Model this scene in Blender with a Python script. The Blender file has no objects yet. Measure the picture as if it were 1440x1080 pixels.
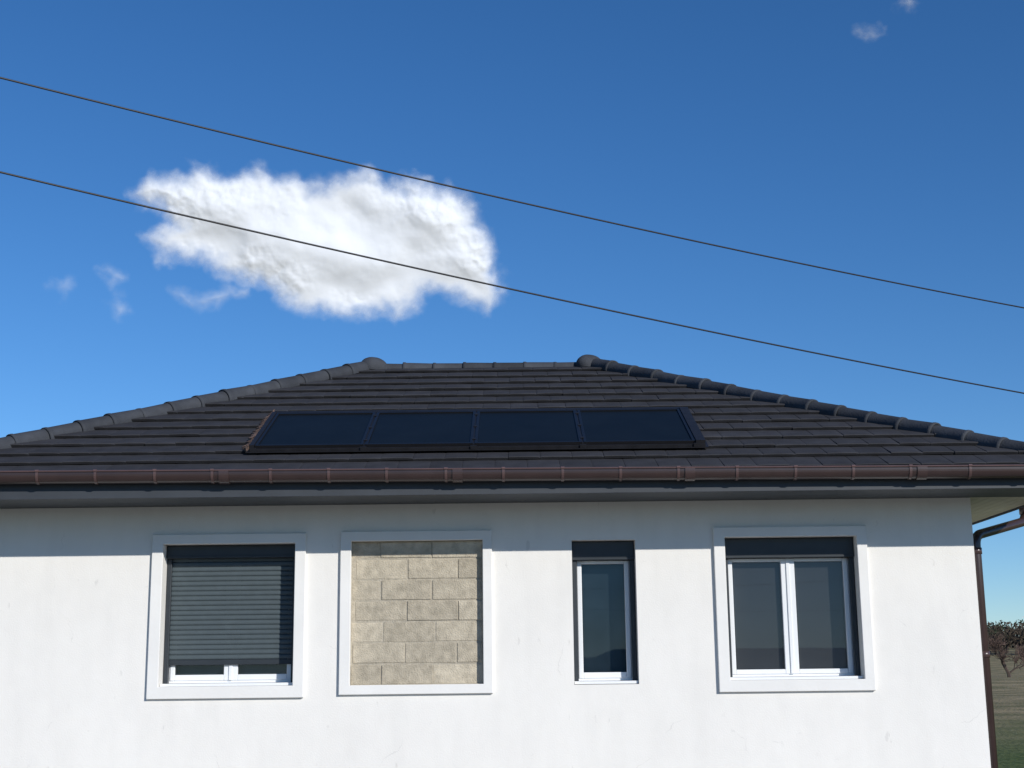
import bpy, bmesh, math, random
import numpy as np
from mathutils import Vector, Matrix, noise as mnoise
random.seed(7); rng=np.random.RandomState(3)
scene=bpy.context.scene
H0=1.6; CY=-13.8

# ------------------------------------------------------------ helpers
def link(o,parent=None):
    scene.collection.objects.link(o)
    if parent: o.parent=parent
    return o
def empty(name,loc=(0,0,0)):
    e=bpy.data.objects.new(name,None); e.location=loc; e.empty_display_size=.3
    return link(e)
def mesh_obj(name,verts,faces,mat,parent=None,smooth=False):
    me=bpy.data.meshes.new(name); me.from_pydata([tuple(v) for v in verts],[],faces); me.update()
    mats=mat if isinstance(mat,(list,tuple)) else [mat]
    for m in mats: me.materials.append(m)
    if smooth:
        for p in me.polygons: p.use_smooth=True
    return link(bpy.data.objects.new(name,me),parent)
class MB:
    """mesh builder"""
    def __init__(s): s.v=[]; s.f=[]; s.m=[]; s.c=[]
    def box(s,x0,x1,y0,y1,z0,z1,mi=0,bev=0.0,col=1.0):
        if bev>0:
            bm=bmesh.new(); bmesh.ops.create_cube(bm,size=1)
            for v in bm.verts:
                v.co=Vector(((x0+x1)/2+v.co.x*(x1-x0),(y0+y1)/2+v.co.y*(y1-y0),(z0+z1)/2+v.co.z*(z1-z0)))
            bmesh.ops.bevel(bm,geom=bm.edges[:],offset=bev,segments=2,profile=.5,affect='EDGES')
            bm.verts.index_update(); n=len(s.v)
            s.v+=[v.co.copy() for v in bm.verts]
            for f in bm.faces: s.f.append([n+v.index for v in f.verts]); s.m.append(mi); s.c.append(col)
            bm.free(); return
        n=len(s.v)
        s.v+=[Vector(p) for p in [(x0,y0,z0),(x1,y0,z0),(x1,y1,z0),(x0,y1,z0),(x0,y0,z1),(x1,y0,z1),(x1,y1,z1),(x0,y1,z1)]]
        for f in [(0,3,2,1),(4,5,6,7),(0,1,5,4),(1,2,6,5),(2,3,7,6),(3,0,4,7)]:
            s.f.append([n+i for i in f]); s.m.append(mi); s.c.append(col)
    def quad(s,pts,mi=0,col=1.0):
        n=len(s.v); s.v+=[Vector(p) for p in pts]; s.f.append(list(range(n,n+len(pts)))); s.m.append(mi); s.c.append(col)
    def tube(s,pts,rads,seg=10,mi=0,cap=True,col=1.0):
        pts=[Vector(p) for p in pts]; n0=len(s.v); up=None
        for i,p in enumerate(pts):
            d=(pts[min(i+1,len(pts)-1)]-pts[max(i-1,0)]).normalized()
            if up is None:
                up=Vector((0,0,1)) if abs(d.z)<.9 else Vector((1,0,0))
            a=(up-d*up.dot(d)).normalized(); b=d.cross(a); up=a
            r=rads[i] if isinstance(rads,(list,tuple)) else rads
            for k in range(seg):
                t=2*math.pi*k/seg; s.v.append(p+a*math.cos(t)*r+b*math.sin(t)*r)
        for i in range(len(pts)-1):
            for k in range(seg):
                k2=(k+1)%seg
                s.f.append([n0+i*seg+k,n0+i*seg+k2,n0+(i+1)*seg+k2,n0+(i+1)*seg+k]); s.m.append(mi); s.c.append(col)
        if cap:
            s.f.append([n0+k for k in range(seg)][::-1]); s.m.append(mi); s.c.append(col)
            e=n0+(len(pts)-1)*seg; s.f.append([e+k for k in range(seg)]); s.m.append(mi); s.c.append(col)
    def obj(s,name,mats,parent=None,smooth=False):
        o=mesh_obj(name,s.v,s.f,mats,parent,smooth)
        o.data.polygons.foreach_set('material_index',s.m)
        at=o.data.attributes.new('var','FLOAT','FACE'); at.data.foreach_set('value',s.c)
        return o

def mat_new(name):
    m=bpy.data.materials.new(name); m.use_nodes=True
    nt=m.node_tree; b=nt.nodes['Principled BSDF']; return m,nt,b
def pmat(name,col,rough=.6,var=.12,scale=6,bump=.0,bscale=60,metal=0,spec=.5,usevar=False,coat=0):
    m,nt,b=mat_new(name); N=nt.nodes; L=nt.links
    tc=N.new('ShaderNodeTexCoord'); ns=N.new('ShaderNodeTexNoise'); ns.inputs['Scale'].default_value=scale; ns.inputs['Detail'].default_value=6
    L.new(tc.outputs['Object'],ns.inputs['Vector'])
    mr=N.new('ShaderNodeMapRange'); mr.inputs['From Min'].default_value=.3; mr.inputs['From Max'].default_value=.7
    mr.inputs['To Min'].default_value=1-var; mr.inputs['To Max'].default_value=1+var
    L.new(ns.outputs['Fac'],mr.inputs['Value'])
    mul=N.new('ShaderNodeVectorMath'); mul.operation='SCALE'; mul.inputs[0].default_value=col[:3]
    fac=mr.outputs['Result']
    if usevar:
        at=N.new('ShaderNodeAttribute'); at.attribute_name='var'
        mm=N.new('ShaderNodeMath'); mm.operation='MULTIPLY'; L.new(fac,mm.inputs[0]); L.new(at.outputs['Fac'],mm.inputs[1]); fac=mm.outputs[0]
    L.new(fac,mul.inputs['Scale']); L.new(mul.outputs[0],b.inputs['Base Color'])
    b.inputs['Roughness'].default_value=rough; b.inputs['Metallic'].default_value=metal
    b.inputs['Specular IOR Level'].default_value=spec; b.inputs['Coat Weight'].default_value=coat
    if bump>0:
        n2=N.new('ShaderNodeTexNoise'); n2.inputs['Scale'].default_value=bscale; n2.inputs['Detail'].default_value=4
        L.new(tc.outputs['Object'],n2.inputs['Vector'])
        bp=N.new('ShaderNodeBump'); bp.inputs['Strength'].default_value=bump; bp.inputs['Distance'].default_value=.01
        L.new(n2.outputs['Fac'],bp.inputs['Height']); L.new(bp.outputs[0],b.inputs['Normal'])
    return m

# render wall
def wall_material():
    m,nt,b=mat_new('white_render'); N=nt.nodes; L=nt.links
    tc=N.new('ShaderNodeTexCoord')
    def noise(sc,det=5,vec=None,rough=.5):
        n=N.new('ShaderNodeTexNoise'); n.inputs['Scale'].default_value=sc; n.inputs['Detail'].default_value=det; n.inputs['Roughness'].default_value=rough
        L.new(vec or tc.outputs['Object'],n.inputs['Vector']); return n
    def mr(src,a,b2,c,d):
        r=N.new('ShaderNodeMapRange'); r.inputs['From Min'].default_value=a; r.inputs['From Max'].default_value=b2
        r.inputs['To Min'].default_value=c; r.inputs['To Max'].default_value=d; L.new(src,r.inputs['Value']); return r.outputs['Result']
    def mult(a,b2):
        x=N.new('ShaderNodeMath'); x.operation='MULTIPLY'; L.new(a,x.inputs[0]); L.new(b2,x.inputs[1]); return x.outputs[0]
    big=mr(noise(.7).outputs['Fac'],.3,.7,.965,1.02)
    mid=mr(noise(5,8,rough=.65).outputs['Fac'],.3,.7,.98,1.012)
    mp=N.new('ShaderNodeMapping'); mp.inputs['Scale'].default_value=(2.2,2.2,.5); L.new(tc.outputs['Object'],mp.inputs['Vector'])
    st=mr(noise(2.2,7,mp.outputs[0]).outputs['Fac'],.45,.75,1.0,.96)
    wn=noise(5,5); vm=N.new('ShaderNodeVectorMath'); vm.operation='SCALE'; vm.inputs['Scale'].default_value=.22; L.new(wn.outputs['Color'],vm.inputs[0])
    va=N.new('ShaderNodeVectorMath'); va.operation='ADD'; L.new(tc.outputs['Object'],va.inputs[0]); L.new(vm.outputs[0],va.inputs[1])
    vo=N.new('ShaderNodeTexVoronoi'); vo.feature='DISTANCE_TO_EDGE'; vo.inputs['Scale'].default_value=.75; L.new(va.outputs[0],vo.inputs['Vector'])
    cr=mr(vo.outputs['Distance'],.0,.0035,1,0)
    mk=mr(noise(3.1,4).outputs['Fac'],.54,.64,0,.17)
    crk=mult(cr,mk)
    inv=mr(crk,0,1,1,0)
    fac=mult(mult(big,mid),mult(st,inv))
    mp2=N.new('ShaderNodeMapping'); mp2.inputs['Scale'].default_value=(1,1,.4); L.new(tc.outputs['Object'],mp2.inputs['Vector'])
    sc=mr(noise(11,3,mp2.outputs[0]).outputs['Fac'],.69,.74,1,.88)
    fac=mult(fac,sc)
    mul=N.new('ShaderNodeVectorMath'); mul.operation='SCALE'; mul.inputs[0].default_value=(.83,.805,.765); L.new(fac,mul.inputs['Scale'])
    L.new(mul.outputs[0],b.inputs['Base Color']); b.inputs['Roughness'].default_value=.9; b.inputs['Specular IOR Level'].default_value=.1
    bp=N.new('ShaderNodeBump'); bp.inputs['Strength'].default_value=.3; bp.inputs['Distance'].default_value=.005
    L.new(noise(70,5).outputs['Fac'],bp.inputs['Height'])
    bp2=N.new('ShaderNodeBump'); bp2.inputs['Strength'].default_value=.18; bp2.inputs['Distance'].default_value=.03
    L.new(noise(1.6,3).outputs['Fac'],bp2.inputs['Height']); L.new(bp.outputs[0],bp2.inputs['Normal'])
    L.new(bp2.outputs[0],b.inputs['Normal'])
    return m
M_wall=wall_material()
M_trim=pmat('surround_paint',(.80,.785,.76),.8,.03,3,.12,40,spec=.2)
M_pvc=pmat('white_pvc',(.80,.81,.82),.35,.02,3)
M_anth=pmat('anthracite_aluminium',(.028,.034,.041),.45,.08,8,spec=.4)
M_anth2=pmat('shutter_slat_grey',(.074,.094,.104),.5,.06,12,spec=.3)
M_tile=pmat('concrete_tile',(.038,.038,.043),.8,.18,5,.3,90,spec=.2,usevar=True)
M_cap=pmat('ridge_tile',(.048,.052,.061),.8,.2,7,.5,60,spec=.2,usevar=True)
M_gut=pmat('brown_gutter_pvc',(.042,.025,.023),.30,.12,5,spec=.6,usevar=True)
M_fascia=pmat('fascia_board',(.040,.046,.056),.6,.1,4)
M_soffit_shaded=pmat('soffit_panel_shaded',(.060,.066,.074),.6,.05,4)  # same panel as the sides, with shade put into its colour
M_soffit_bounced=pmat('soffit_panel_bounce_lit',(.50,.46,.37),.6,.05,4)  # same panel as the front, with bounced sunlight put into its beige
M_block=pmat('concrete_block',(.47,.415,.325),.95,.18,14,.9,70,spec=.1,usevar=True)
M_mortar=pmat('mortar',(.43,.385,.31),.95,.15,20,.8,60,spec=.1)
M_pframe=pmat('black_panel_frame',(.009,.009,.011),.4,.1,8,spec=.3)
M_pglass=pmat('collector_glass',(.007,.009,.011),.35,.15,2.5,spec=.05)
M_flash=pmat('dark_flashing',(.014,.014,.017),.5,.2,10,.2,30,spec=.3)
M_broken=pmat('broken_tile_edge',(.20,.13,.10),.95,.35,22,.8,60,spec=.1,usevar=True)
M_wire=pmat('black_cable',(.012,.012,.014),.5,.1,5)
M_curt=pmat('grey_net_curtain',(.20,.195,.20),.9,.06,1.6,.0,30,spec=.1)
M_dark=pmat('room_dark',(.085,.125,.155),.8,.25,1.8,spec=.1)
M_bounce=pmat('bounce_gravel',(.29,.275,.25),.95,.25,25,.8,40,spec=.1)  # pale surface of the added light-bouncing sheet
def glass_mat():
    m=bpy.data.materials.new('window_glass'); m.use_nodes=True; nt=m.node_tree; N=nt.nodes; L=nt.links; N.clear()
    o=N.new('ShaderNodeOutputMaterial'); mx=N.new('ShaderNodeMixShader'); t=N.new('ShaderNodeBsdfTransparent'); g=N.new('ShaderNodeBsdfGlossy')
    t.inputs['Color'].default_value=(.90,.93,.93,1); g.inputs['Roughness'].default_value=.01; g.inputs['Color'].default_value=(.9,.95,1,1)
    fr=N.new('ShaderNodeFresnel'); fr.inputs['IOR'].default_value=1.45
    ns=N.new('ShaderNodeTexNoise'); ns.inputs['Scale'].default_value=1.3; bp=N.new('ShaderNodeBump'); bp.inputs['Strength'].default_value=.05
    tc=N.new('ShaderNodeTexCoord'); L.new(tc.outputs['Object'],ns.inputs['Vector']); L.new(ns.outputs['Fac'],bp.inputs['Height']); L.new(bp.outputs[0],g.inputs['Normal'])
    L.new(fr.outputs[0],mx.inputs[0]); L.new(t.outputs[0],mx.inputs[1]); L.new(g.outputs[0],mx.inputs[2]); L.new(mx.outputs[0],o.inputs['Surface'])
    return m
M_glass=glass_mat()

# ------------------------------------------------------------ house
house=empty('white_house')
WX0,WX1=-5.23,4.45; WD=6.96; ZS=1.70+H0
ops={'W1':(-3.39,-2.11,-.02,1.335),'W2':(-1.575,-.30,-.025,1.345),'W3':(.56,1.175,-.04,1.33),'W4':(2.035,3.315,-.02,1.343)}
ops={k:(a,b,c+H0,d+H0) for k,(a,b,c,d) in ops.items()}
w=MB()
xs=sorted({WX0,WX1}|{v[0] for v in ops.values()}|{v[1] for v in ops.values()})
zs=sorted({-.3,ZS}|{v[2] for v in ops.values()}|{v[3] for v in ops.values()})
def inop(x,z): return any(a<x<b and c<z<d for a,b,c,d in ops.values())
vid={}
def gv(x,z):
    if (x,z) not in vid: vid[(x,z)]=len(w.v); w.v.append(Vector((x,0,z)))
    return vid[(x,z)]
for i in range(len(xs)-1):
    for j in range(len(zs)-1):
        if inop((xs[i]+xs[i+1])/2,(zs[j]+zs[j+1])/2): continue
        w.f.append([gv(xs[i],zs[j]),gv(xs[i+1],zs[j]),gv(xs[i+1],zs[j+1]),gv(xs[i],zs[j+1])]); w.m.append(0); w.c.append(1)
RD=.40
for a,b,c,d in ops.values():
    w.quad([(a,0,c),(a,RD,c),(a,RD,d),(a,0,d)]); w.quad([(b,0,c),(b,0,d),(b,RD,d),(b,RD,c)])
    w.quad([(a,0,d),(a,RD,d),(b,RD,d),(b,0,d)]); w.quad([(a,0,c),(b,0,c),(b,RD,c),(a,RD,c)])
w.quad([(WX1,0,-.3),(WX1,WD,-.3),(WX1,WD,ZS),(WX1,0,ZS)]); w.quad([(WX0,0,-.3),(WX0,0,ZS),(WX0,WD,ZS),(WX0,WD,-.3)])
w.quad([(WX0,WD,-.3),(WX0,WD,ZS),(WX1,WD,ZS),(WX1,WD,-.3)])
w.obj('walls',[M_wall],house)
def surround(name,x0,x1,z0,z1,op):
    a,b,c,d=op; z0+=H0; z1+=H0
    bm=bmesh.new(); yf=-.038
    o=[(x0,z0),(x1,z0),(x1,z1),(x0,z1)]; i_=[(a,c),(b,c),(b,d),(a,d)]
    vo=[bm.verts.new((x,yf,z)) for x,z in o]; vi=[bm.verts.new((x,yf,z)) for x,z in i_]
    vob=[bm.verts.new((x,.004,z)) for x,z in o]; vib=[bm.verts.new((x,.004,z)) for x,z in i_]
    for k in range(4):
        l=(k+1)%4
        bm.faces.new([vo[k],vo[l],vi[l],vi[k]]); bm.faces.new([vob[k],vob[l],vo[l],vo[k]]); bm.faces.new([vi[k],vi[l],vib[l],vib[k]])
    bmesh.ops.recalc_face_normals(bm,faces=bm.faces[:])
    eds=[e for e in bm.edges if all(v.co.y<0 for v in e.verts) and (e.verts[0] in vo)==(e.verts[1] in vo)]
    bmesh.ops.bevel(bm,geom=eds,offset=.006,segments=2,profile=.5,affect='EDGES')
    me=bpy.data.meshes.new(name); bm.to_mesh(me); bm.free(); me.materials.append(M_trim)
    link(bpy.data.objects.new(name,me),house)
def inset(op,e=.003): a,b,c,d=op; return (a+e,b-e,c+e,d-e)
surround('window_surround_a',-3.495,-2.01,-.13,1.427,inset(ops['W1']))
surround('window_surround_b',-1.675,-.213,-.11,1.435,inset(ops['W2']))
surround('window_surround_c',1.93,3.41,-.125,1.436,inset(ops['W4']))

def window(name,op,boxh,sashes,lit_back,shutter_to=None,bottom=.085,mull=.125,back_y=.32,yw=.21):
    a,b,c,d=op; g=.004; a+=g;b-=g;c+=g;d-=g
    m=MB(); ys=yw-.02
    m.box(a,b,.105,.38,d-boxh,d,0,.006)
    m.box(a+.0,b-.0,.095,.105,d-boxh-.0,d-boxh+.02,0,.003)
    for (p,q) in ((a,a+.045),(b-.045,b)):
        m.box(p,q,ys-.06,ys,c+.03,d-boxh-.001,0,.004)
    m.box(a,b,yw,yw+.07,c+.03,c+.03+.045,1,.005)
    m.box(a,a+.075,yw,yw+.07,c+.076,d-boxh-.001,1,.005); m.box(b-.075,b,yw,yw+.07,c+.076,d-boxh-.001,1,.005)
    m.box(a,b,.03,yw+.075,c,c+.028,1,.004)
    ya=yw-.012
    L0,L1=a+.05,b-.05; n=sashes; zt=d-boxh-.002; zb=c+.055
    st=.045
    edges=[L0]+[L0+(L1-L0)*k/n for k in range(1,n)]+[L1]
    for k in range(n):
        p,q=edges[k]+(.002 if k else 0),edges[k+1]-(.002 if k<n-1 else 0)
        sl=mull/2 if k>0 else st; sr=mull/2 if k<n-1 else st
        m.box(p,p+sl,ya,ya+.06,zb,zt,1,.006); m.box(q-sr,q,ya,ya+.06,zb,zt,1,.006)
        m.box(p+sl,q-sr,ya+.001,ya+.058,zb,zb+bottom-.03,1,.005)
        m.box(p+sl,q-sr,ya+.001,ya+.058,zt-.03,zt,1,.004)
        m.quad([(p+sl,ya+.025,zb+bottom-.03),(q-sr,ya+.025,zb+bottom-.03),(q-sr,ya+.025,zt),(p+sl,ya+.025,zt)],2)
    if n==2:
        xm=edges[1]; m.box(xm-.018,xm+.018,ya-.012,ya-.0005,zb,zt,1,.005)
    zz0,zz1=c+.03,d-boxh
    m.quad([(a,back_y,zz0),(b,back_y,zz0),(b,back_y,zz1),(a,back_y,zz1)],3)
    if shutter_to is not None:
        zt=d-boxh+.01; z=shutter_to+H0; o=ys-.172-.004
        m.box(a+.03,b-.03,.150+o,.172+o,z,z+.05,0,.004)
        z+=.052; p=.047
        while z<zt:
            prof=[(.158,0),(.151,.008),(.149,.02),(.150,.034),(.157,.042),(.162,.046)]
            for i in range(len(prof)-1):
                y0,h0=prof[i]; y1,h1=prof[i+1]
                m.quad([(a+.03,y0+o,z+h0),(b-.03,y0+o,z+h0),(b-.03,y1+o,z+h1),(a+.03,y1+o,z+h1)],4)
            z+=p
    return m.obj(name,[M_anth,M_pvc,M_glass,lit_back,M_anth2],house)
window('shuttered_window',ops['W1'],.125,2,M_dark,shutter_to=.185,mull=.13,yw=.225)
window('narrow_window',ops['W3'],.18,1,M_dark,mull=.1)
window('double_window',ops['W4'],.19,2,M_curt,mull=.13,bottom=.075,back_y=.262)
# blocked up window
a,b,c,d=ops['W2']; m=MB()
m.quad([(a,.050,c),(b,.050,c),(b,.050,d),(a,.050,d)],1)
row=0; z=c+.004
while z<d:
    z1=min(z+.19,d-.004)
    off=-1.27 if row%2==0 else -1.035
    off+=random.uniform(-.02,.02)
    x=off-1.0
    while x<b:
        p=max(x+.006+random.uniform(-.006,.008),a+.004); q=min(x+.497-random.uniform(-.002,.010),b-.004)
        if q-p>.03 and z1-z>.03:
            m.box(p,q,.038+random.uniform(0,.011),.10,z+random.uniform(0,.006),z1-random.uniform(0,.006),0,.007,col=random.uniform(.86,1.12))
        x+=.497
    z+=.2; row+=1
m.box(a+.004,b-.004,.03,.12,c-.0,c+.008,1)
m.obj('concrete_block_infill',[M_block,M_mortar],house)

# ------------------------------------------------------------ roof
EX0,EX1=-6.03,5.25; EY0=-.85; W=4.33; T=.447; ZE=1.885+H0
EY1=EY0+2*W
SL=math.sqrt(1+T*T)
def slope_tiles(name,p0,p1,mats):
    p0=Vector((p0[0],p0[1],ZE)); p1=Vector((p1[0],p1[1],ZE)); L=(p1-p0).length
    e=(p1-p0).normalized(); inw=Vector((-e.y,e.x,0)); up=(inw+Vector((0,0,T))).normalized(); n=e.cross(up)
    if n.z<0: n=-n
    NC=14; g=W*SL/NC; tw=.30
    bm=bmesh.new(); cl=bm.faces.layers.float.new('var')
    def P(s,q,h): return p0+e*s+up*q+n*h
    for i in range(NC):
        q0=i*g-(.05 if i==0 else 0); q1=(i+1)*g+.04
        if i==NC-1: q1=(i+1)*g-.01
        off=(0 if i%2 else tw/2)+random.uniform(-.015,.015)
        s=-tw+off
        din=q0/SL
        rowc=random.gauss(1,.03)
        while s<L:
            if s+tw>din-.1 and s<L-din+.1:
                dh=random.gauss(0,.0020); dq=random.gauss(0,.0035); tw2=random.gauss(0,.0018)
                a_,b_=s+.0011,s+tw-.0011
                lo=.048+dh; hi=.010; th=.030
                col=rowc*random.gauss(1,.055)
                S=[a_,a_+.018,a_+.10,b_-.06,b_-.02,b_]
                Hh=[-.001,.0005,.002,.0015,-.0005,-.004]
                top0=[];top1=[];bot0=[]
                for k,(ss,hh) in enumerate(zip(S,Hh)):
                    tt=tw2*(k/5-.5)*2
                    top0.append(bm.verts.new(P(ss,q0+dq+.006,lo+hh+tt)))
                    top1.append(bm.verts.new(P(ss,q1,hi+hh*.5)))
                    bot0.append((bm.verts.new(P(ss,q0+dq,lo+hh+tt-.007)),bm.verts.new(P(ss,q0+dq+.004,lo+hh+tt-th))))
                for k in range(5):
                    for fv,cc in (([top0[k],top0[k+1],top1[k+1],top1[k]],col),([bot0[k][0],bot0[k+1][0],top0[k+1],top0[k]],col),([bot0[k][1],bot0[k+1][1],bot0[k+1][0],bot0[k][0]],col*.55)):  # butt face darkened in colour to deepen the course shadow line
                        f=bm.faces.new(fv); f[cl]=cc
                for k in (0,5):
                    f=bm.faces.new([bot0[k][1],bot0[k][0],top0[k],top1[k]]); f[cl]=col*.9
            s+=tw
    f=bm.faces.new([bm.verts.new(P(0,0,.0)),bm.verts.new(P(L,0,.0)),bm.verts.new(P(L-W,W*SL,.0)),bm.verts.new(P(W,W*SL,.0))]) if L>2*W+.01 else bm.faces.new([bm.verts.new(P(0,0,0)),bm.verts.new(P(L,0,0)),bm.verts.new(P(L/2,L/2*SL,0))])
    f[cl]=.5
    for pc,dd in ((p0,(e+inw).normalized()),(p1,(-e+inw).normalized())):
        no=Vector((dd.y,-dd.x,0)); 
        mid=(p0+p1)/2+inw*.5
        if (mid-pc).dot(no)>0: no=-no
        bmesh.ops.bisect_plane(bm,geom=bm.verts[:]+bm.edges[:]+bm.faces[:],plane_co=pc,plane_no=no,clear_outer=True)
    me=bpy.data.meshes.new(name); bm.to_mesh(me); bm.free(); me.materials.append(mats)
    return link(bpy.data.objects.new(name,me),house)
slope_tiles('front_roof_slope',(EX0,EY0),(EX1,EY0),M_tile)
slope_tiles('east_roof_slope',(EX1,EY0),(EX1,EY1),M_tile)
slope_tiles('rear_roof_slope',(EX1,EY1),(EX0,EY1),M_tile)
slope_tiles('west_roof_slope',(EX0,EY1),(EX0,EY0),M_tile)
RX0,RX1=EX0+W,EX1-W; RY=EY0+W; RZ=ZE+W*T
def caps(m,pA,pB,step=.38,r=.115):
    pA=Vector(pA);pB=Vector(pB); d=(pB-pA); L=d.length; d.normalize()
    n=max(1,round(L/step)); st=L/n
    side=d.cross(Vector((0,0,1))).normalized(); up=side.cross(d)
    seg=12
    for i in range(n):
        r0=r*1.10+random.uniform(-.004,.004); r1=r*.93; j=random.uniform(-.008,.008)
        A=pA+d*(i*st-.03)+up*j+side*random.uniform(-.008,.008); B=pA+d*((i+1)*st+.02)
        col=random.gauss(1,.10)
        rings=[]
        for (c0,rr) in ((A+d*.012,r0-.026),(A,r0-.010),(A+d*.004,r0),(A+d*.035,r0),(A+d*.045,r0-.008),(B,r1)):
            ring=[]
            for k in range(seg+1):
                t=math.pi*(-.12+1.24*k/seg)
                ring.append(len(m.v)); m.v.append(c0+side*math.cos(t)*rr+up*(math.sin(t)*rr*.85-.02))
            rings.append(ring)
        for a_,b_ in zip(rings,rings[1:]):
            for k in range(seg): m.f.append([a_[k],a_[k+1],b_[k+1],b_[k]]); m.m.append(0); m.c.append(col)
m=MB()
zc=.050
caps(m,(EX0+.05,EY0+.05,ZE+zc),(RX0-.05,RY-.05,RZ+zc-.02)); caps(m,(EX1-.05,EY0+.05,ZE+zc),(RX1+.05,RY-.05,RZ+zc-.02))
caps(m,(EX0+.05,EY1-.05,ZE+zc),(RX0-.05,RY+.05,RZ+zc)); caps(m,(EX1-.05,EY1-.05,ZE+zc),(RX1+.05,RY+.05,RZ+zc))
caps(m,(RX0,RY,RZ-.005),(RX1,RY,RZ-.005),step=.40,r=.105)
for cx,sg in ((RX0,-1),(RX1,1)):
    base=len(m.v); nu,nv=18,10
    for i in range(nv+1):
        ph=math.pi*.62*i/nv
        for j in range(nu):
            th=2*math.pi*j/nu; rr=.175*math.sin(ph)*(1+.09*math.cos(3*th))
            m.v.append(Vector((cx+sg*.03+rr*math.cos(th),RY-.04+rr*math.sin(th),RZ+.005+.135*math.cos(ph))))
    for i in range(nv):
        for j in range(nu):
            m.f.append([base+i*nu+j,base+(i+1)*nu+j,base+(i+1)*nu+(j+1)%nu,base+i*nu+(j+1)%nu]); m.m.append(0); m.c.append(1.05)
o=m.obj('ridge_and_hip_caps',[M_cap],house,True)
m=MB()
fy=EY0+.02; th=.022
m.box(EX0+.02,EX1-.02,fy,fy+th,ZS-.02,ZE+.012,0,.003)
m.box(EX0+.02,EX1-.02,EY1-.02-th,EY1-.02,ZS-.02,ZE+.012,0,.003)
m.box(EX0+.02,EX0+.02+th,fy+th+.001,EY1-.02-th-.001,ZS-.02,ZE+.012,0,.003)
m.box(EX1-.02-th,EX1-.02,fy+th+.001,EY1-.02-th-.001,ZS-.02,ZE+.012,0,.003)
m.obj('fascia',[M_fascia],house)
m=MB()
bw=.10
x0,x1=EX0+.045,EX1-.045; y0,y1=EY0+.045,EY1-.045
def boards(xa,xb,ya,yb,along,mi=0):
    if along=='x':
        t=ya
        while t<yb-.01: m.box(xa,xb,t,min(t+bw-.006,yb),ZS,ZS+.012,mi,.002); t+=bw
    else:
        t=xa
        while t<xb-.01: m.box(t,min(t+bw-.006,xb),ya,yb,ZS,ZS+.012,mi,.002); t+=bw
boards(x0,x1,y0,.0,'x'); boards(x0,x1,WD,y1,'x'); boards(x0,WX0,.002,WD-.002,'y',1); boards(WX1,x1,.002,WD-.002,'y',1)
m.box(x0,x1,y0,y1,ZS+.02,ZS+.03,0)
m.obj('soffit',[M_soffit_shaded,M_soffit_bounced],house)

def gutter(name,pA,pB,zA,zB,out,joint=.53):
    m=MB(); A=Vector((pA[0],pA[1],zA)); B=Vector((pB[0],pB[1],zB)); d=B-A; L=d.length; d.normalize(); o_=Vector((out[0],out[1],0)); R=.072
    def sweep(s0,s1,R0,thick,col):
        outer=[(R0*math.cos(math.pi*k/16),-R0*1.05*math.sin(math.pi*k/16)-.03) for k in range(17)]
        outer=[(R0,0)]+outer+[(-R0,0)]
        Ri=R0-thick
        inner=[(Ri*math.cos(math.pi*k/16),-Ri*1.05*math.sin(math.pi*k/16)-.03) for k in range(17)]
        inner=[(Ri,0)]+inner+[(-Ri,0)]
        loop=outer+inner[::-1]; n0=len(m.v); n=len(loop)
        for s in (s0,s1):
            for (u,v) in loop: m.v.append(A+d*s+o_*u+Vector((0,0,v)))
        for k in range(n):
            k2=(k+1)%n; m.f.append([n0+k,n0+k2,n0+n+k2,n0+n+k]); m.m.append(0); m.c.append(col)
        for q in range(len(outer)-1):
            for bse in (0,n):
                m.f.append([n0+bse+q,n0+bse+q+1,n0+bse+n-2-q,n0+bse+n-1-q]); m.m.append(0); m.c.append(col)
    sweep(0,L,R,.004,1)
    m.tube([A+o_*(R+.004),B+o_*(R+.004)],.0085,8,col=2.4)  # bead colour raised to paint a highlight line along the rim
    s=.25; i=0
    while s<L-.1:
        sweep(s-.012,s+.012,R+.007,.005,2.2)
        m.tube([A+d*(s-.016)+o_*(R+.006)+Vector((0,0,.003)),A+d*(s+.016)+o_*(R+.006)+Vector((0,0,.003))],.012,8,col=3.0)
        if i%4==2: sweep(s+.06,s+.15,R+.010,.007,1.3)
        s+=joint+random.uniform(-.012,.012); i+=1
    return m.obj(name,[M_gut],house,False)
gy=EY0-.066
gutter('front_gutter',(EX0-.14,gy),(EX1+.14,gy),1.925+H0,1.862+H0,(0,-1))
gutter('east_gutter',(EX1+.066,EY0-.05),(EX1+.066,EY1+.05),1.862+H0,1.862+H0,(1,0))
gutter('west_gutter',(EX0-.066,EY0-.05),(EX0-.066,EY1+.05),1.925+H0,1.925+H0,(-1,0))
gutter('rear_gutter',(EX0-.14,EY1+.066),(EX1+.14,EY1+.066),1.925+H0,1.862+H0,(0,1))
m=MB()
def smooth_path(P,n=6):
    P=[Vector(p) for p in P]; out=[P[0]]
    for i in range(1,len(P)-1):
        a_=P[i]+(P[i-1]-P[i]).normalized()*.10; b_=P[i]+(P[i+1]-P[i]).normalized()*.10
        for k in range(n+1):
            t=k/n; out.append(a_*(1-t)**2+P[i]*2*t*(1-t)+b_*t*t)
    out.append(P[-1]); return out
path=smooth_path([(5.26,.80,1.78+H0),(5.26,.80,1.55+H0),(4.505,.11,1.34+H0),(4.505,.11,.02)])
m.tube(path,.047,14)
for z in (1.19,.2,-1.0): m.tube([(4.505,.11,z+H0-.03),(4.505,.11,z+H0+.03)],.054,14,col=1.6)
m.tube([(5.26,.80,1.62+H0),(5.26,.80,1.77+H0)],.057,14,col=1.5)
m.obj('downpipe',[M_gut],house,True)

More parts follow.
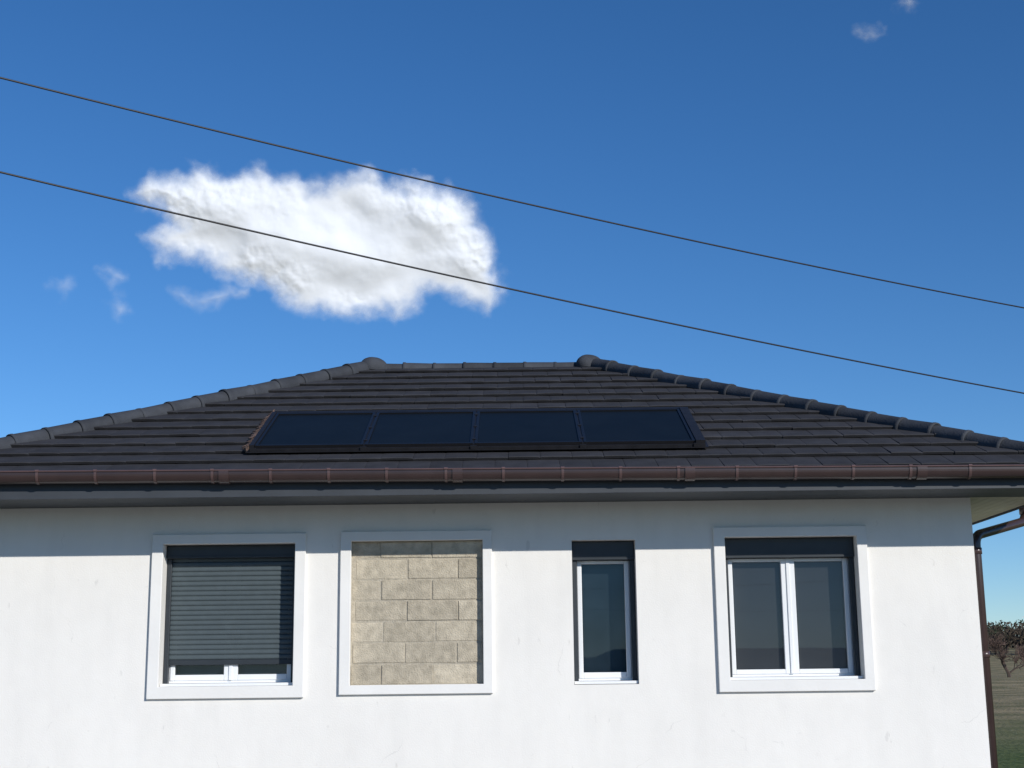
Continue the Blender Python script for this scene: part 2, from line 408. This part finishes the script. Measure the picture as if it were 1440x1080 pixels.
# ------------------------------------------------------------ solar panels on the front slope
nrm=Vector((0,-T,1)).normalized()
def R(x,dep,h):
    y=dep+CY; return Vector((x,y,ZE+T*(y-EY0)))+nrm*h
def slab(m,x0,x1,d0,d1,h0,h1,mi=0,col=1):
    n=len(m.v)
    m.v+=[R(x0,d0,h0),R(x1,d0,h0),R(x1,d1,h0),R(x0,d1,h0),R(x0,d0,h1),R(x1,d0,h1),R(x1,d1,h1),R(x0,d1,h1)]
    for f in [(0,3,2,1),(4,5,6,7),(0,1,5,4),(1,2,6,5),(2,3,7,6),(3,0,4,7)]: m.f.append([n+i for i in f]); m.m.append(mi); m.c.append(col)
px=[-2.49,-1.43,-.375,.675,1.765]; d0,d1=13.54,14.76
for k in range(4):
    m=MB(); a_,b_=px[k]+.008,px[k+1]-.008; fr=.028
    slab(m,a_,b_,d0,d0+fr,.045,.105); slab(m,a_,b_,d1-fr,d1,.045,.105)
    slab(m,a_,a_+fr,d0+fr,d1-fr,.045,.105); slab(m,b_-fr,b_,d0+fr,d1-fr,.045,.105)
    slab(m,a_+fr,b_-fr,d0+fr,d1-fr,.06,.094,1)
    m.obj('solar_panel',[M_pframe,M_pglass])
m=MB()
slab(m,-2.56,1.88,d0-.06,d1+.13,.048,.058)
for k in range(1,4):
    slab(m,px[k]-.0075,px[k]+.0075,d0,d1,.059,.098)
    for q in (.12,.5,.88): slab(m,px[k]-.018,px[k]+.018,d0+(d1-d0)*q-.02,d0+(d1-d0)*q+.02,.1055,.111,col=3)
slab(m,px[0]-.04,px[0]+.004,d0-.02,d1+.03,.059,.115); slab(m,px[4]-.004,px[4]+.085,d0-.02,d1+.03,.059,.115)
slab(m,px[0]-.04,px[4]+.085,d1+.031,d1+.09,.059,.10); slab(m,px[0]-.04,px[4]+.085,d0-.045,d0-.021,.059,.080)
for k in range(5): slab(m,px[k]-.03,px[k]+.03,d0-.058,d0-.046,.059,.095)
m.obj('collector_flashing',[M_flash],house)
m=MB()
dd=d0-.03
while dd<d1+.1:
    l=random.uniform(.05,.10); wv=random.uniform(.03,.095)
    n=len(m.v); xo=-2.533
    m.v+=[R(xo,dd,.05),R(xo,dd+l,.05),R(xo-wv,dd+l*.8,.05),R(xo-wv*.5,dd+.01,.05),R(xo,dd,.115),R(xo,dd+l,.11),R(xo-wv,dd+l*.8,.072),R(xo-wv*.5,dd+.01,.09)]
    for f in [(4,5,6,7),(0,1,5,4),(1,2,6,5),(2,3,7,6),(3,0,4,7)]: m.f.append([n+i for i in f]); m.m.append(0); m.c.append(random.uniform(.6,1.3))
    dd+=l
m.obj('broken_tile_edge',[M_broken],house)

# ------------------------------------------------------------ overhead cables
def lag(x,P):
    s=0
    for i in range(3):
        t=P[i][1]
        for j in range(3):
            if j!=i: t*=(x-P[j][0])/(P[i][0]-P[j][0])
        s+=t
    return s
K=.60
for P in ([(-2.30,2.695),(.011,2.510),(3.35,2.349)],[(-2.274,2.249),(.006,2.018),(3.29,1.774)]):
    m=MB(); pts=[]
    for k in range(161):
        x=-9+26*k/160; pts.append((x*K,(7.221+.531*x)*K+CY,lag(x,P)*K+H0))
    m.tube(pts,.0029,8); m.obj('overhead_cable',[M_wire],None,True)

# ------------------------------------------------------------ ground
def hgt(x,y):
    dd=math.hypot(x,y-CY)
    def ss(a,b,t): t=min(max((t-a)/(b-a),0),1); return t*t*(3-2*t)
    h=1.6*ss(35,130,dd)
    if y>0 or x>30:
        h+=9.0*ss(150,420,dd)*(1+.25*mnoise.noise(Vector((x/160,y/160,0))))+12*ss(500,1700,dd)
    h+=.25*ss(30,90,dd)*mnoise.noise(Vector((x/18,y/18,3)))
    return h-.02
n=170; tt=np.linspace(-1,1,n); co=np.sinh(tt*5.2)/math.sinh(5.2)*4500
V=[(x,y+5,hgt(x,y+5)) for y in co for x in co]
F=[[j*n+i,j*n+i+1,(j+1)*n+i+1,(j+1)*n+i] for j in range(n-1) for i in range(n-1)]
def ground_mat():
    m,nt,b=mat_new('grass'); N=nt.nodes; L=nt.links; tc=N.new('ShaderNodeTexCoord')
    def noise(sc,det=6):
        q=N.new('ShaderNodeTexNoise'); q.inputs['Scale'].default_value=sc; q.inputs['Detail'].default_value=det; L.new(tc.outputs['Object'],q.inputs['Vector']); return q.outputs['Fac']
    sep=N.new('ShaderNodeVectorMath'); sep.operation='LENGTH'; L.new(tc.outputs['Object'],sep.inputs[0])
    ad=N.new('ShaderNodeMath'); ad.operation='MULTIPLY_ADD'; L.new(noise(.05),ad.inputs[0]); ad.inputs[1].default_value=24; L.new(sep.outputs['Value'],ad.inputs[2])
    r=N.new('ShaderNodeMapRange'); r.inputs['From Min'].default_value=32; r.inputs['From Max'].default_value=55; L.new(ad.outputs[0],r.inputs['Value'])
    c1=N.new('ShaderNodeValToRGB'); c1.color_ramp.elements[0].position=.35; c1.color_ramp.elements[1].position=.68
    c1.color_ramp.elements[0].color=(.065,.10,.03,1); c1.color_ramp.elements[1].color=(.14,.16,.06,1); L.new(noise(1.2,8),c1.inputs[0])
    c2=N.new('ShaderNodeValToRGB'); c2.color_ramp.elements[0].position=.38; c2.color_ramp.elements[1].position=.65
    c2.color_ramp.elements[0].color=(.17,.155,.08,1); c2.color_ramp.elements[1].color=(.34,.27,.16,1); L.new(noise(.5,9),c2.inputs[0])
    mx=N.new('ShaderNodeMix'); mx.data_type='RGBA'; L.new(r.outputs[0],mx.inputs[0]); L.new(c1.outputs[0],mx.inputs[6]); L.new(c2.outputs[0],mx.inputs[7])
    L.new(mx.outputs[2],b.inputs['Base Color']); b.inputs['Roughness'].default_value=.95; b.inputs['Specular IOR Level'].default_value=.1
    bp=N.new('ShaderNodeBump'); bp.inputs['Strength'].default_value=.8; bp.inputs['Distance'].default_value=.1; L.new(noise(6),bp.inputs['Height']); L.new(bp.outputs[0],b.inputs['Normal'])
    return m
M_grass=ground_mat()
mesh_obj('ground',V,F,M_grass,None,True)
m=MB(); m.quad([(-9,-19,.012),(8,-19,.012),(8,-.02,.012),(-9,-.02,.012)]); m.obj('added_bounce_yard',[M_bounce])  # unseen pale sheet added to bounce light up to shaded wall and soffit

# ------------------------------------------------------------ bare trees, distant woodland, turbine
M_bark=pmat('bark',(.085,.062,.05),.9,.25,5)
M_twig=pmat('twigs',(.11,.070,.055),.9,.3,3)
def bare_tree(name,base,height,seed,spread=.55):
    rs=random.Random(seed); m=MB()
    def grow(p,d,L,r,lev):
        pts=[p]; q=p.copy(); dd=d.copy(); n=4
        for i in range(n):
            dd=(dd+Vector((rs.gauss(0,.14),rs.gauss(0,.14),rs.gauss(.04,.08)))).normalized(); q=q+dd*L/n; pts.append(q.copy())
        rr=[r*(1-.5*i/n) for i in range(n+1)]
        m.tube(pts,rr,5 if lev<3 else 3,mi=0 if lev<3 else 1,cap=False)
        if lev>=5: return
        for i in range(4):
            t=rs.uniform(.35,1) if i else 1
            idx=min(int(t*n),n); pp=pts[idx]
            nd=(dd+Vector((rs.gauss(0,spread),rs.gauss(0,spread),rs.gauss(.1,spread*.7)))).normalized()
            grow(pp,nd,L*rs.uniform(.58,.78),max(rr[idx]*.62,.014),lev+1)
    grow(Vector(base),Vector((0,0,1)),height*.30,height*.03,0)
    return m.obj(name,[M_bark,M_twig])
def at(ratio,dep): x=ratio*dep; y=dep+CY; return (x,y,hgt(x,y)-.1)
bare_tree('bare_tree',at(.340,112),5.4,5)
bare_tree('bare_tree',at(.356,122),4.2,11)
def leafcards(m,c,rx,rz,num,size,rs,mi):
    for _ in range(num):
        while True:
            v=Vector((rs.uniform(-1,1),rs.uniform(-1,1),rs.uniform(-1,1)))
            if .35<v.length<1: break
        p=Vector(c)+Vector((v.x*rx,v.y*rx,v.z*rz))
        a_=Vector((rs.gauss(0,1),rs.gauss(0,1),rs.gauss(0,1))).normalized(); b_=a_.orthogonal().normalized()
        s=size*rs.uniform(.5,1.3)
        n=len(m.v); m.v+=[p+a_*s,p+b_*s*.7,p-a_*s*.8,p-b_*s*.6]; m.f.append([n,n+1,n+2,n+3]); m.m.append(mi); m.c.append(rs.uniform(.6,1.35))
M_wood=pmat('woodland_foliage',(.060,.048,.036),.95,.4,.05,usevar=True,spec=.1)
M_ever=pmat('evergreen_foliage',(.030,.040,.025),.95,.4,.05,usevar=True,spec=.1)
rs=random.Random(4); m=MB()
for _ in range(520):
    dep=rs.uniform(240,430); rt=rs.uniform(.27,.48); x,y,z=at(rt,dep)
    h=rs.uniform(3.0,5.5)
    m.tube([(x,y,z-.3),(x+rs.uniform(-.3,.3),y,z+h*.6)],[h*.03,h*.012],4,mi=2,cap=False)
    leafcards(m,(x,y,z+h*.6),h*.42,h*.42,60,h*.085,rs,0 if rs.random()<.7 else 1)
m.obj('woodland',[M_wood,M_ever,M_bark])
M_turb=pmat('turbine_white',(.75,.75,.75),.5,.03,1)
tx,ty,tz=at(.3625,1150); hub=Vector((tx,ty-2,54+H0)); m=MB()
m.tube([(tx,ty,tz-5),(tx,ty,hub.z)],[1.3,.8],10)
m.tube([hub+Vector((0,3,0)),hub+Vector((0,-2.5,0))],[1.1,.8],10)
for k in range(3):
    an=math.radians(95+120*k); dv=Vector((math.cos(an),0,math.sin(an)))
    m.tube([hub+Vector((0,-2,0)),hub+Vector((0,-2,0))+dv*4,hub+Vector((0,-2,0))+dv*17],[.5,.75,.12],6)
m.obj('wind_turbine',[M_turb])

# ------------------------------------------------------------ clouds
G=rng.rand(256,256)
def vnoise(x,y,o):
    x=x+o*17.3; y=y+o*9.1
    xi=np.floor(x).astype(int); yi=np.floor(y).astype(int); fx=x-xi; fy=y-yi
    fx=fx*fx*fx*(fx*(fx*6-15)+10); fy=fy*fy*fy*(fy*(fy*6-15)+10)
    g=lambda a,b:G[a%256,b%256]
    return (g(xi,yi)*(1-fx)+g(xi+1,yi)*fx)*(1-fy)+(g(xi,yi+1)*(1-fx)+g(xi+1,yi+1)*fx)*fy
def fbm(x,y,o,octv=6,gain=.5):
    s=0;a=1;t=0
    for i in range(octv):
        c_,s_=math.cos(i*.9),math.sin(i*.9)
        s=s+a*vnoise((x*c_-y*s_)*2**i,(x*s_+y*c_)*2**i,o+i*3.7); t+=a; a*=gain
    return s/t*2-1
def sdf(X,Y,poly):
    P=np.array(poly,float); n=len(P); dmin=np.full(X.shape,1e9); ins=np.zeros(X.shape,bool)
    for i in range(n):
        a_=P[i]; b_=P[(i+1)%n]; ex,ey=b_-a_; wx=X-a_[0]; wy=Y-a_[1]
        t=np.clip((wx*ex+wy*ey)/(ex*ex+ey*ey),0,1); dmin=np.minimum(dmin,np.hypot(wx-t*ex,wy-t*ey))
        c_=((a_[1]>Y)!=(b_[1]>Y))&(X<(b_[0]-a_[0])*(Y-a_[1])/(b_[1]-a_[1]+1e-12)+a_[0]); ins^=c_
    return np.where(ins,dmin,-dmin)
def cloud_mat():
    m=bpy.data.materials.new('cloud_vapour_glow'); m.use_nodes=True; nt=m.node_tree; N=nt.nodes; L=nt.links; N.clear()
    o=N.new('ShaderNodeOutputMaterial'); mx=N.new('ShaderNodeMixShader'); t=N.new('ShaderNodeBsdfTransparent')
    d=N.new('ShaderNodeBsdfDiffuse'); d.inputs['Color'].default_value=(.53,.55,.59,1)
    em=N.new('ShaderNodeEmission'); em.inputs['Color'].default_value=(.93,.96,1,1); em.inputs['Strength'].default_value=.32  # emission adds a glow for light scattered inside the cloud
    ad=N.new('ShaderNodeAddShader'); L.new(d.outputs[0],ad.inputs[0]); L.new(em.outputs[0],ad.inputs[1])
    at=N.new('ShaderNodeAttribute'); at.attribute_name='dens'
    tc=N.new('ShaderNodeTexCoord'); ns=N.new('ShaderNodeTexNoise'); ns.inputs['Scale'].default_value=.030; ns.inputs['Detail'].default_value=8; ns.inputs['Roughness'].default_value=.55
    ns.inputs['Distortion'].default_value=.3
    L.new(tc.outputs['Object'],ns.inputs['Vector'])
    a1=N.new('ShaderNodeMath'); a1.operation='MULTIPLY_ADD'; L.new(ns.outputs['Fac'],a1.inputs[0]); a1.inputs[1].default_value=.6
    sb=N.new('ShaderNodeMath'); sb.operation='SUBTRACT'; L.new(at.outputs['Fac'],sb.inputs[0]); sb.inputs[1].default_value=.30; L.new(sb.outputs[0],a1.inputs[2])
    r=N.new('ShaderNodeMapRange'); r.interpolation_type='SMOOTHSTEP'; r.inputs['From Min'].default_value=.12; r.inputs['From Max'].default_value=1.0; r.inputs['To Max'].default_value=.97; L.new(a1.outputs[0],r.inputs['Value'])
    L.new(r.outputs[0],mx.inputs[0]); L.new(t.outputs[0],mx.inputs[1]); L.new(ad.outputs[0],mx.inputs[2]); L.new(mx.outputs[0],o.inputs['Surface'])
    return m
M_cloud=cloud_mat()
def cloud(name,bearing,polys,ext,nx,ny,relief,soft,dist=1300.,seed=1):
    az,el=bearing; k=dist/2000.
    ctr=Vector((math.sin(az)*math.cos(el),math.cos(az)*math.cos(el),math.sin(el)))*dist+Vector((0,CY,H0))
    f=(Vector((0,CY,H0))-ctr).normalized(); right=Vector((0,0,1)).cross(f).normalized(); up=f.cross(right)
    xs=np.linspace(-ext[0],ext[0],nx); ys=np.linspace(-ext[1],ext[1],ny); X,Y=np.meshgrid(xs,ys)
    wx=X+12*fbm(X/60,Y/60,seed+1)+7*fbm(X/18,Y/18,seed+2); wy=Y+12*fbm(X/60,Y/60,seed+5)+7*fbm(X/18,Y/18,seed+6)
    dens=np.zeros(X.shape); S=np.full(X.shape,-1e9)
    # billowed edge: rounded puffs of several sizes
    bil=(1-2*np.abs(fbm(X/34,Y/34,seed+21,3,.5)))
    for poly,wgt in polys:
        s=sdf(wx,wy,poly)+6*fbm(X/22,Y/22,seed+9,5,.6)+5*bil-3
        dens=np.maximum(dens,wgt*np.clip(s/soft*.5+.42,0,1.5)); S=np.maximum(S,s*wgt)
    edge=np.minimum(np.minimum(X+ext[0],ext[0]-X),np.minimum(Y+ext[1],ext[1]-Y)); dens*=np.clip(edge/15,0,1)
    u=np.clip(S/120,0,1); body=u*(2-u)
    inner=np.clip(S/55,0,1); inner=inner*inner*(3-2*inner)
    Hh=relief*(body*12+inner*(22*fbm(X/105,Y/75,seed+11,2,.3)+3.0*fbm(X/40,Y/32,seed+15,2,.4)))
    verts=[right*float(X[j,i]*k)+up*float(Y[j,i]*k)+f*float(Hh[j,i]*k) for j in range(ny) for i in range(nx)]
    keep=dens>0.001; faces=[]
    kk=keep[:-1,:-1]|keep[1:,:-1]|keep[:-1,1:]|keep[1:,1:]
    for j in range(ny-1):
        for i in range(nx-1):
            if kk[j,i]: faces.append((j*nx+i,j*nx+i+1,(j+1)*nx+i+1,(j+1)*nx+i))
    o=mesh_obj(name,verts,faces,M_cloud,None,True); o.location=ctr
    a_=o.data.attributes.new('dens','FLOAT','POINT'); a_.data.foreach_set('value',dens.ravel())
    return o
main=[(-262,66),(-235,86),(-190,92),(-160,106),(-140,94),(-118,89),(-90,102),(-60,92),(-25,86),(20,98),(62,108),(90,92),(120,98),(150,96),(175,88),(196,74),(210,60),(218,40),(228,18),(244,-8),(256,-42),(254,-68),(238,-82),(215,-76),(188,-64),(160,-54),(138,-60),(130,-84),(112,-94),(70,-94),(35,-98),(0,-94),(-25,-86),(-55,-70),(-80,-58),(-110,-50),(-140,-34),(-180,-18),(-220,-18),(-232,2),(-205,20),(-215,38),(-246,50)]
w1=[(-205,-62),(-185,-85),(-150,-84),(-110,-70),(-100,-50),(-130,-56),(-165,-68)]
w2=[(-368,-60),(-350,-42),(-328,-40),(-330,-64),(-350,-82)]
w3=[(-308,-38),(-285,-40),(-268,-50),(-284,-58)]
w4=[(-292,-82),(-270,-74),(-262,-90),(-280,-102)]
cloud('cloud',(-.1365,.3012),[(main,1.0),(w1,.66),(w2,.58),(w3,.66),(w4,.62)],(400,150),480,190,1.0,22)
t=[(-16,2),(-6,9),(8,8),(17,0),(8,-8),(-8,-7)]
cloud('cloud',(.2670,.4335),[(t,.68)],(40,25),80,50,.3,18,seed=31)
cloud('cloud',(.2945,.4455),[(t,.68)],(40,25),80,50,.3,18,seed=47)

# ------------------------------------------------------------ sky, sun, camera
AZ=math.radians(38); EL=math.radians(23.2)
S=Vector((math.sin(AZ)*math.cos(EL),-math.cos(AZ)*math.cos(EL),math.sin(EL)))
world=bpy.data.worlds.new("World"); scene.world=world; world.use_nodes=True
nt=world.node_tree; N=nt.nodes; L=nt.links; bg=N['Background']
sky=N.new('ShaderNodeTexSky'); sky.sky_type='NISHITA'; sky.sun_disc=False; sky.sun_elevation=EL; sky.sun_rotation=math.pi-AZ
sky.altitude=1200; sky.air_density=1.0; sky.dust_density=.0; sky.ozone_density=4.0
hs=N.new('ShaderNodeHueSaturation'); hs.inputs['Saturation'].default_value=1.18; hs.inputs['Value'].default_value=1.0
tm=N.new('ShaderNodeVectorMath'); tm.operation='MULTIPLY'; tm.inputs[1].default_value=(.91,1.0,1.12)
L.new(sky.outputs[0],hs.inputs['Color']); L.new(hs.outputs[0],tm.inputs[0]); L.new(tm.outputs[0],bg.inputs['Color']); bg.inputs['Strength'].default_value=.102
sl=bpy.data.lights.new('sun','SUN'); sl.energy=4.0; sl.angle=math.radians(.5); sl.color=(1,.965,.90)
so=link(bpy.data.objects.new('sun',sl)); so.rotation_euler=S.to_track_quat('Z','Y').to_euler(); so.location=(10,-20,20)
cam=bpy.data.cameras.new('camera'); cam.lens=50; cam.sensor_width=36; cam.sensor_fit='HORIZONTAL'; cam.clip_start=.1; cam.clip_end=12000
co_=link(bpy.data.objects.new('camera',cam))
co_.matrix_world=Matrix.Translation((0,CY,H0))@Matrix.Rotation(math.radians(90+11.8),4,'X')@Matrix.Rotation(-.0115,4,'Z')
scene.camera=co_
scene.view_settings.view_transform='Standard'; scene.view_settings.look='None'; scene.view_settings.exposure=0
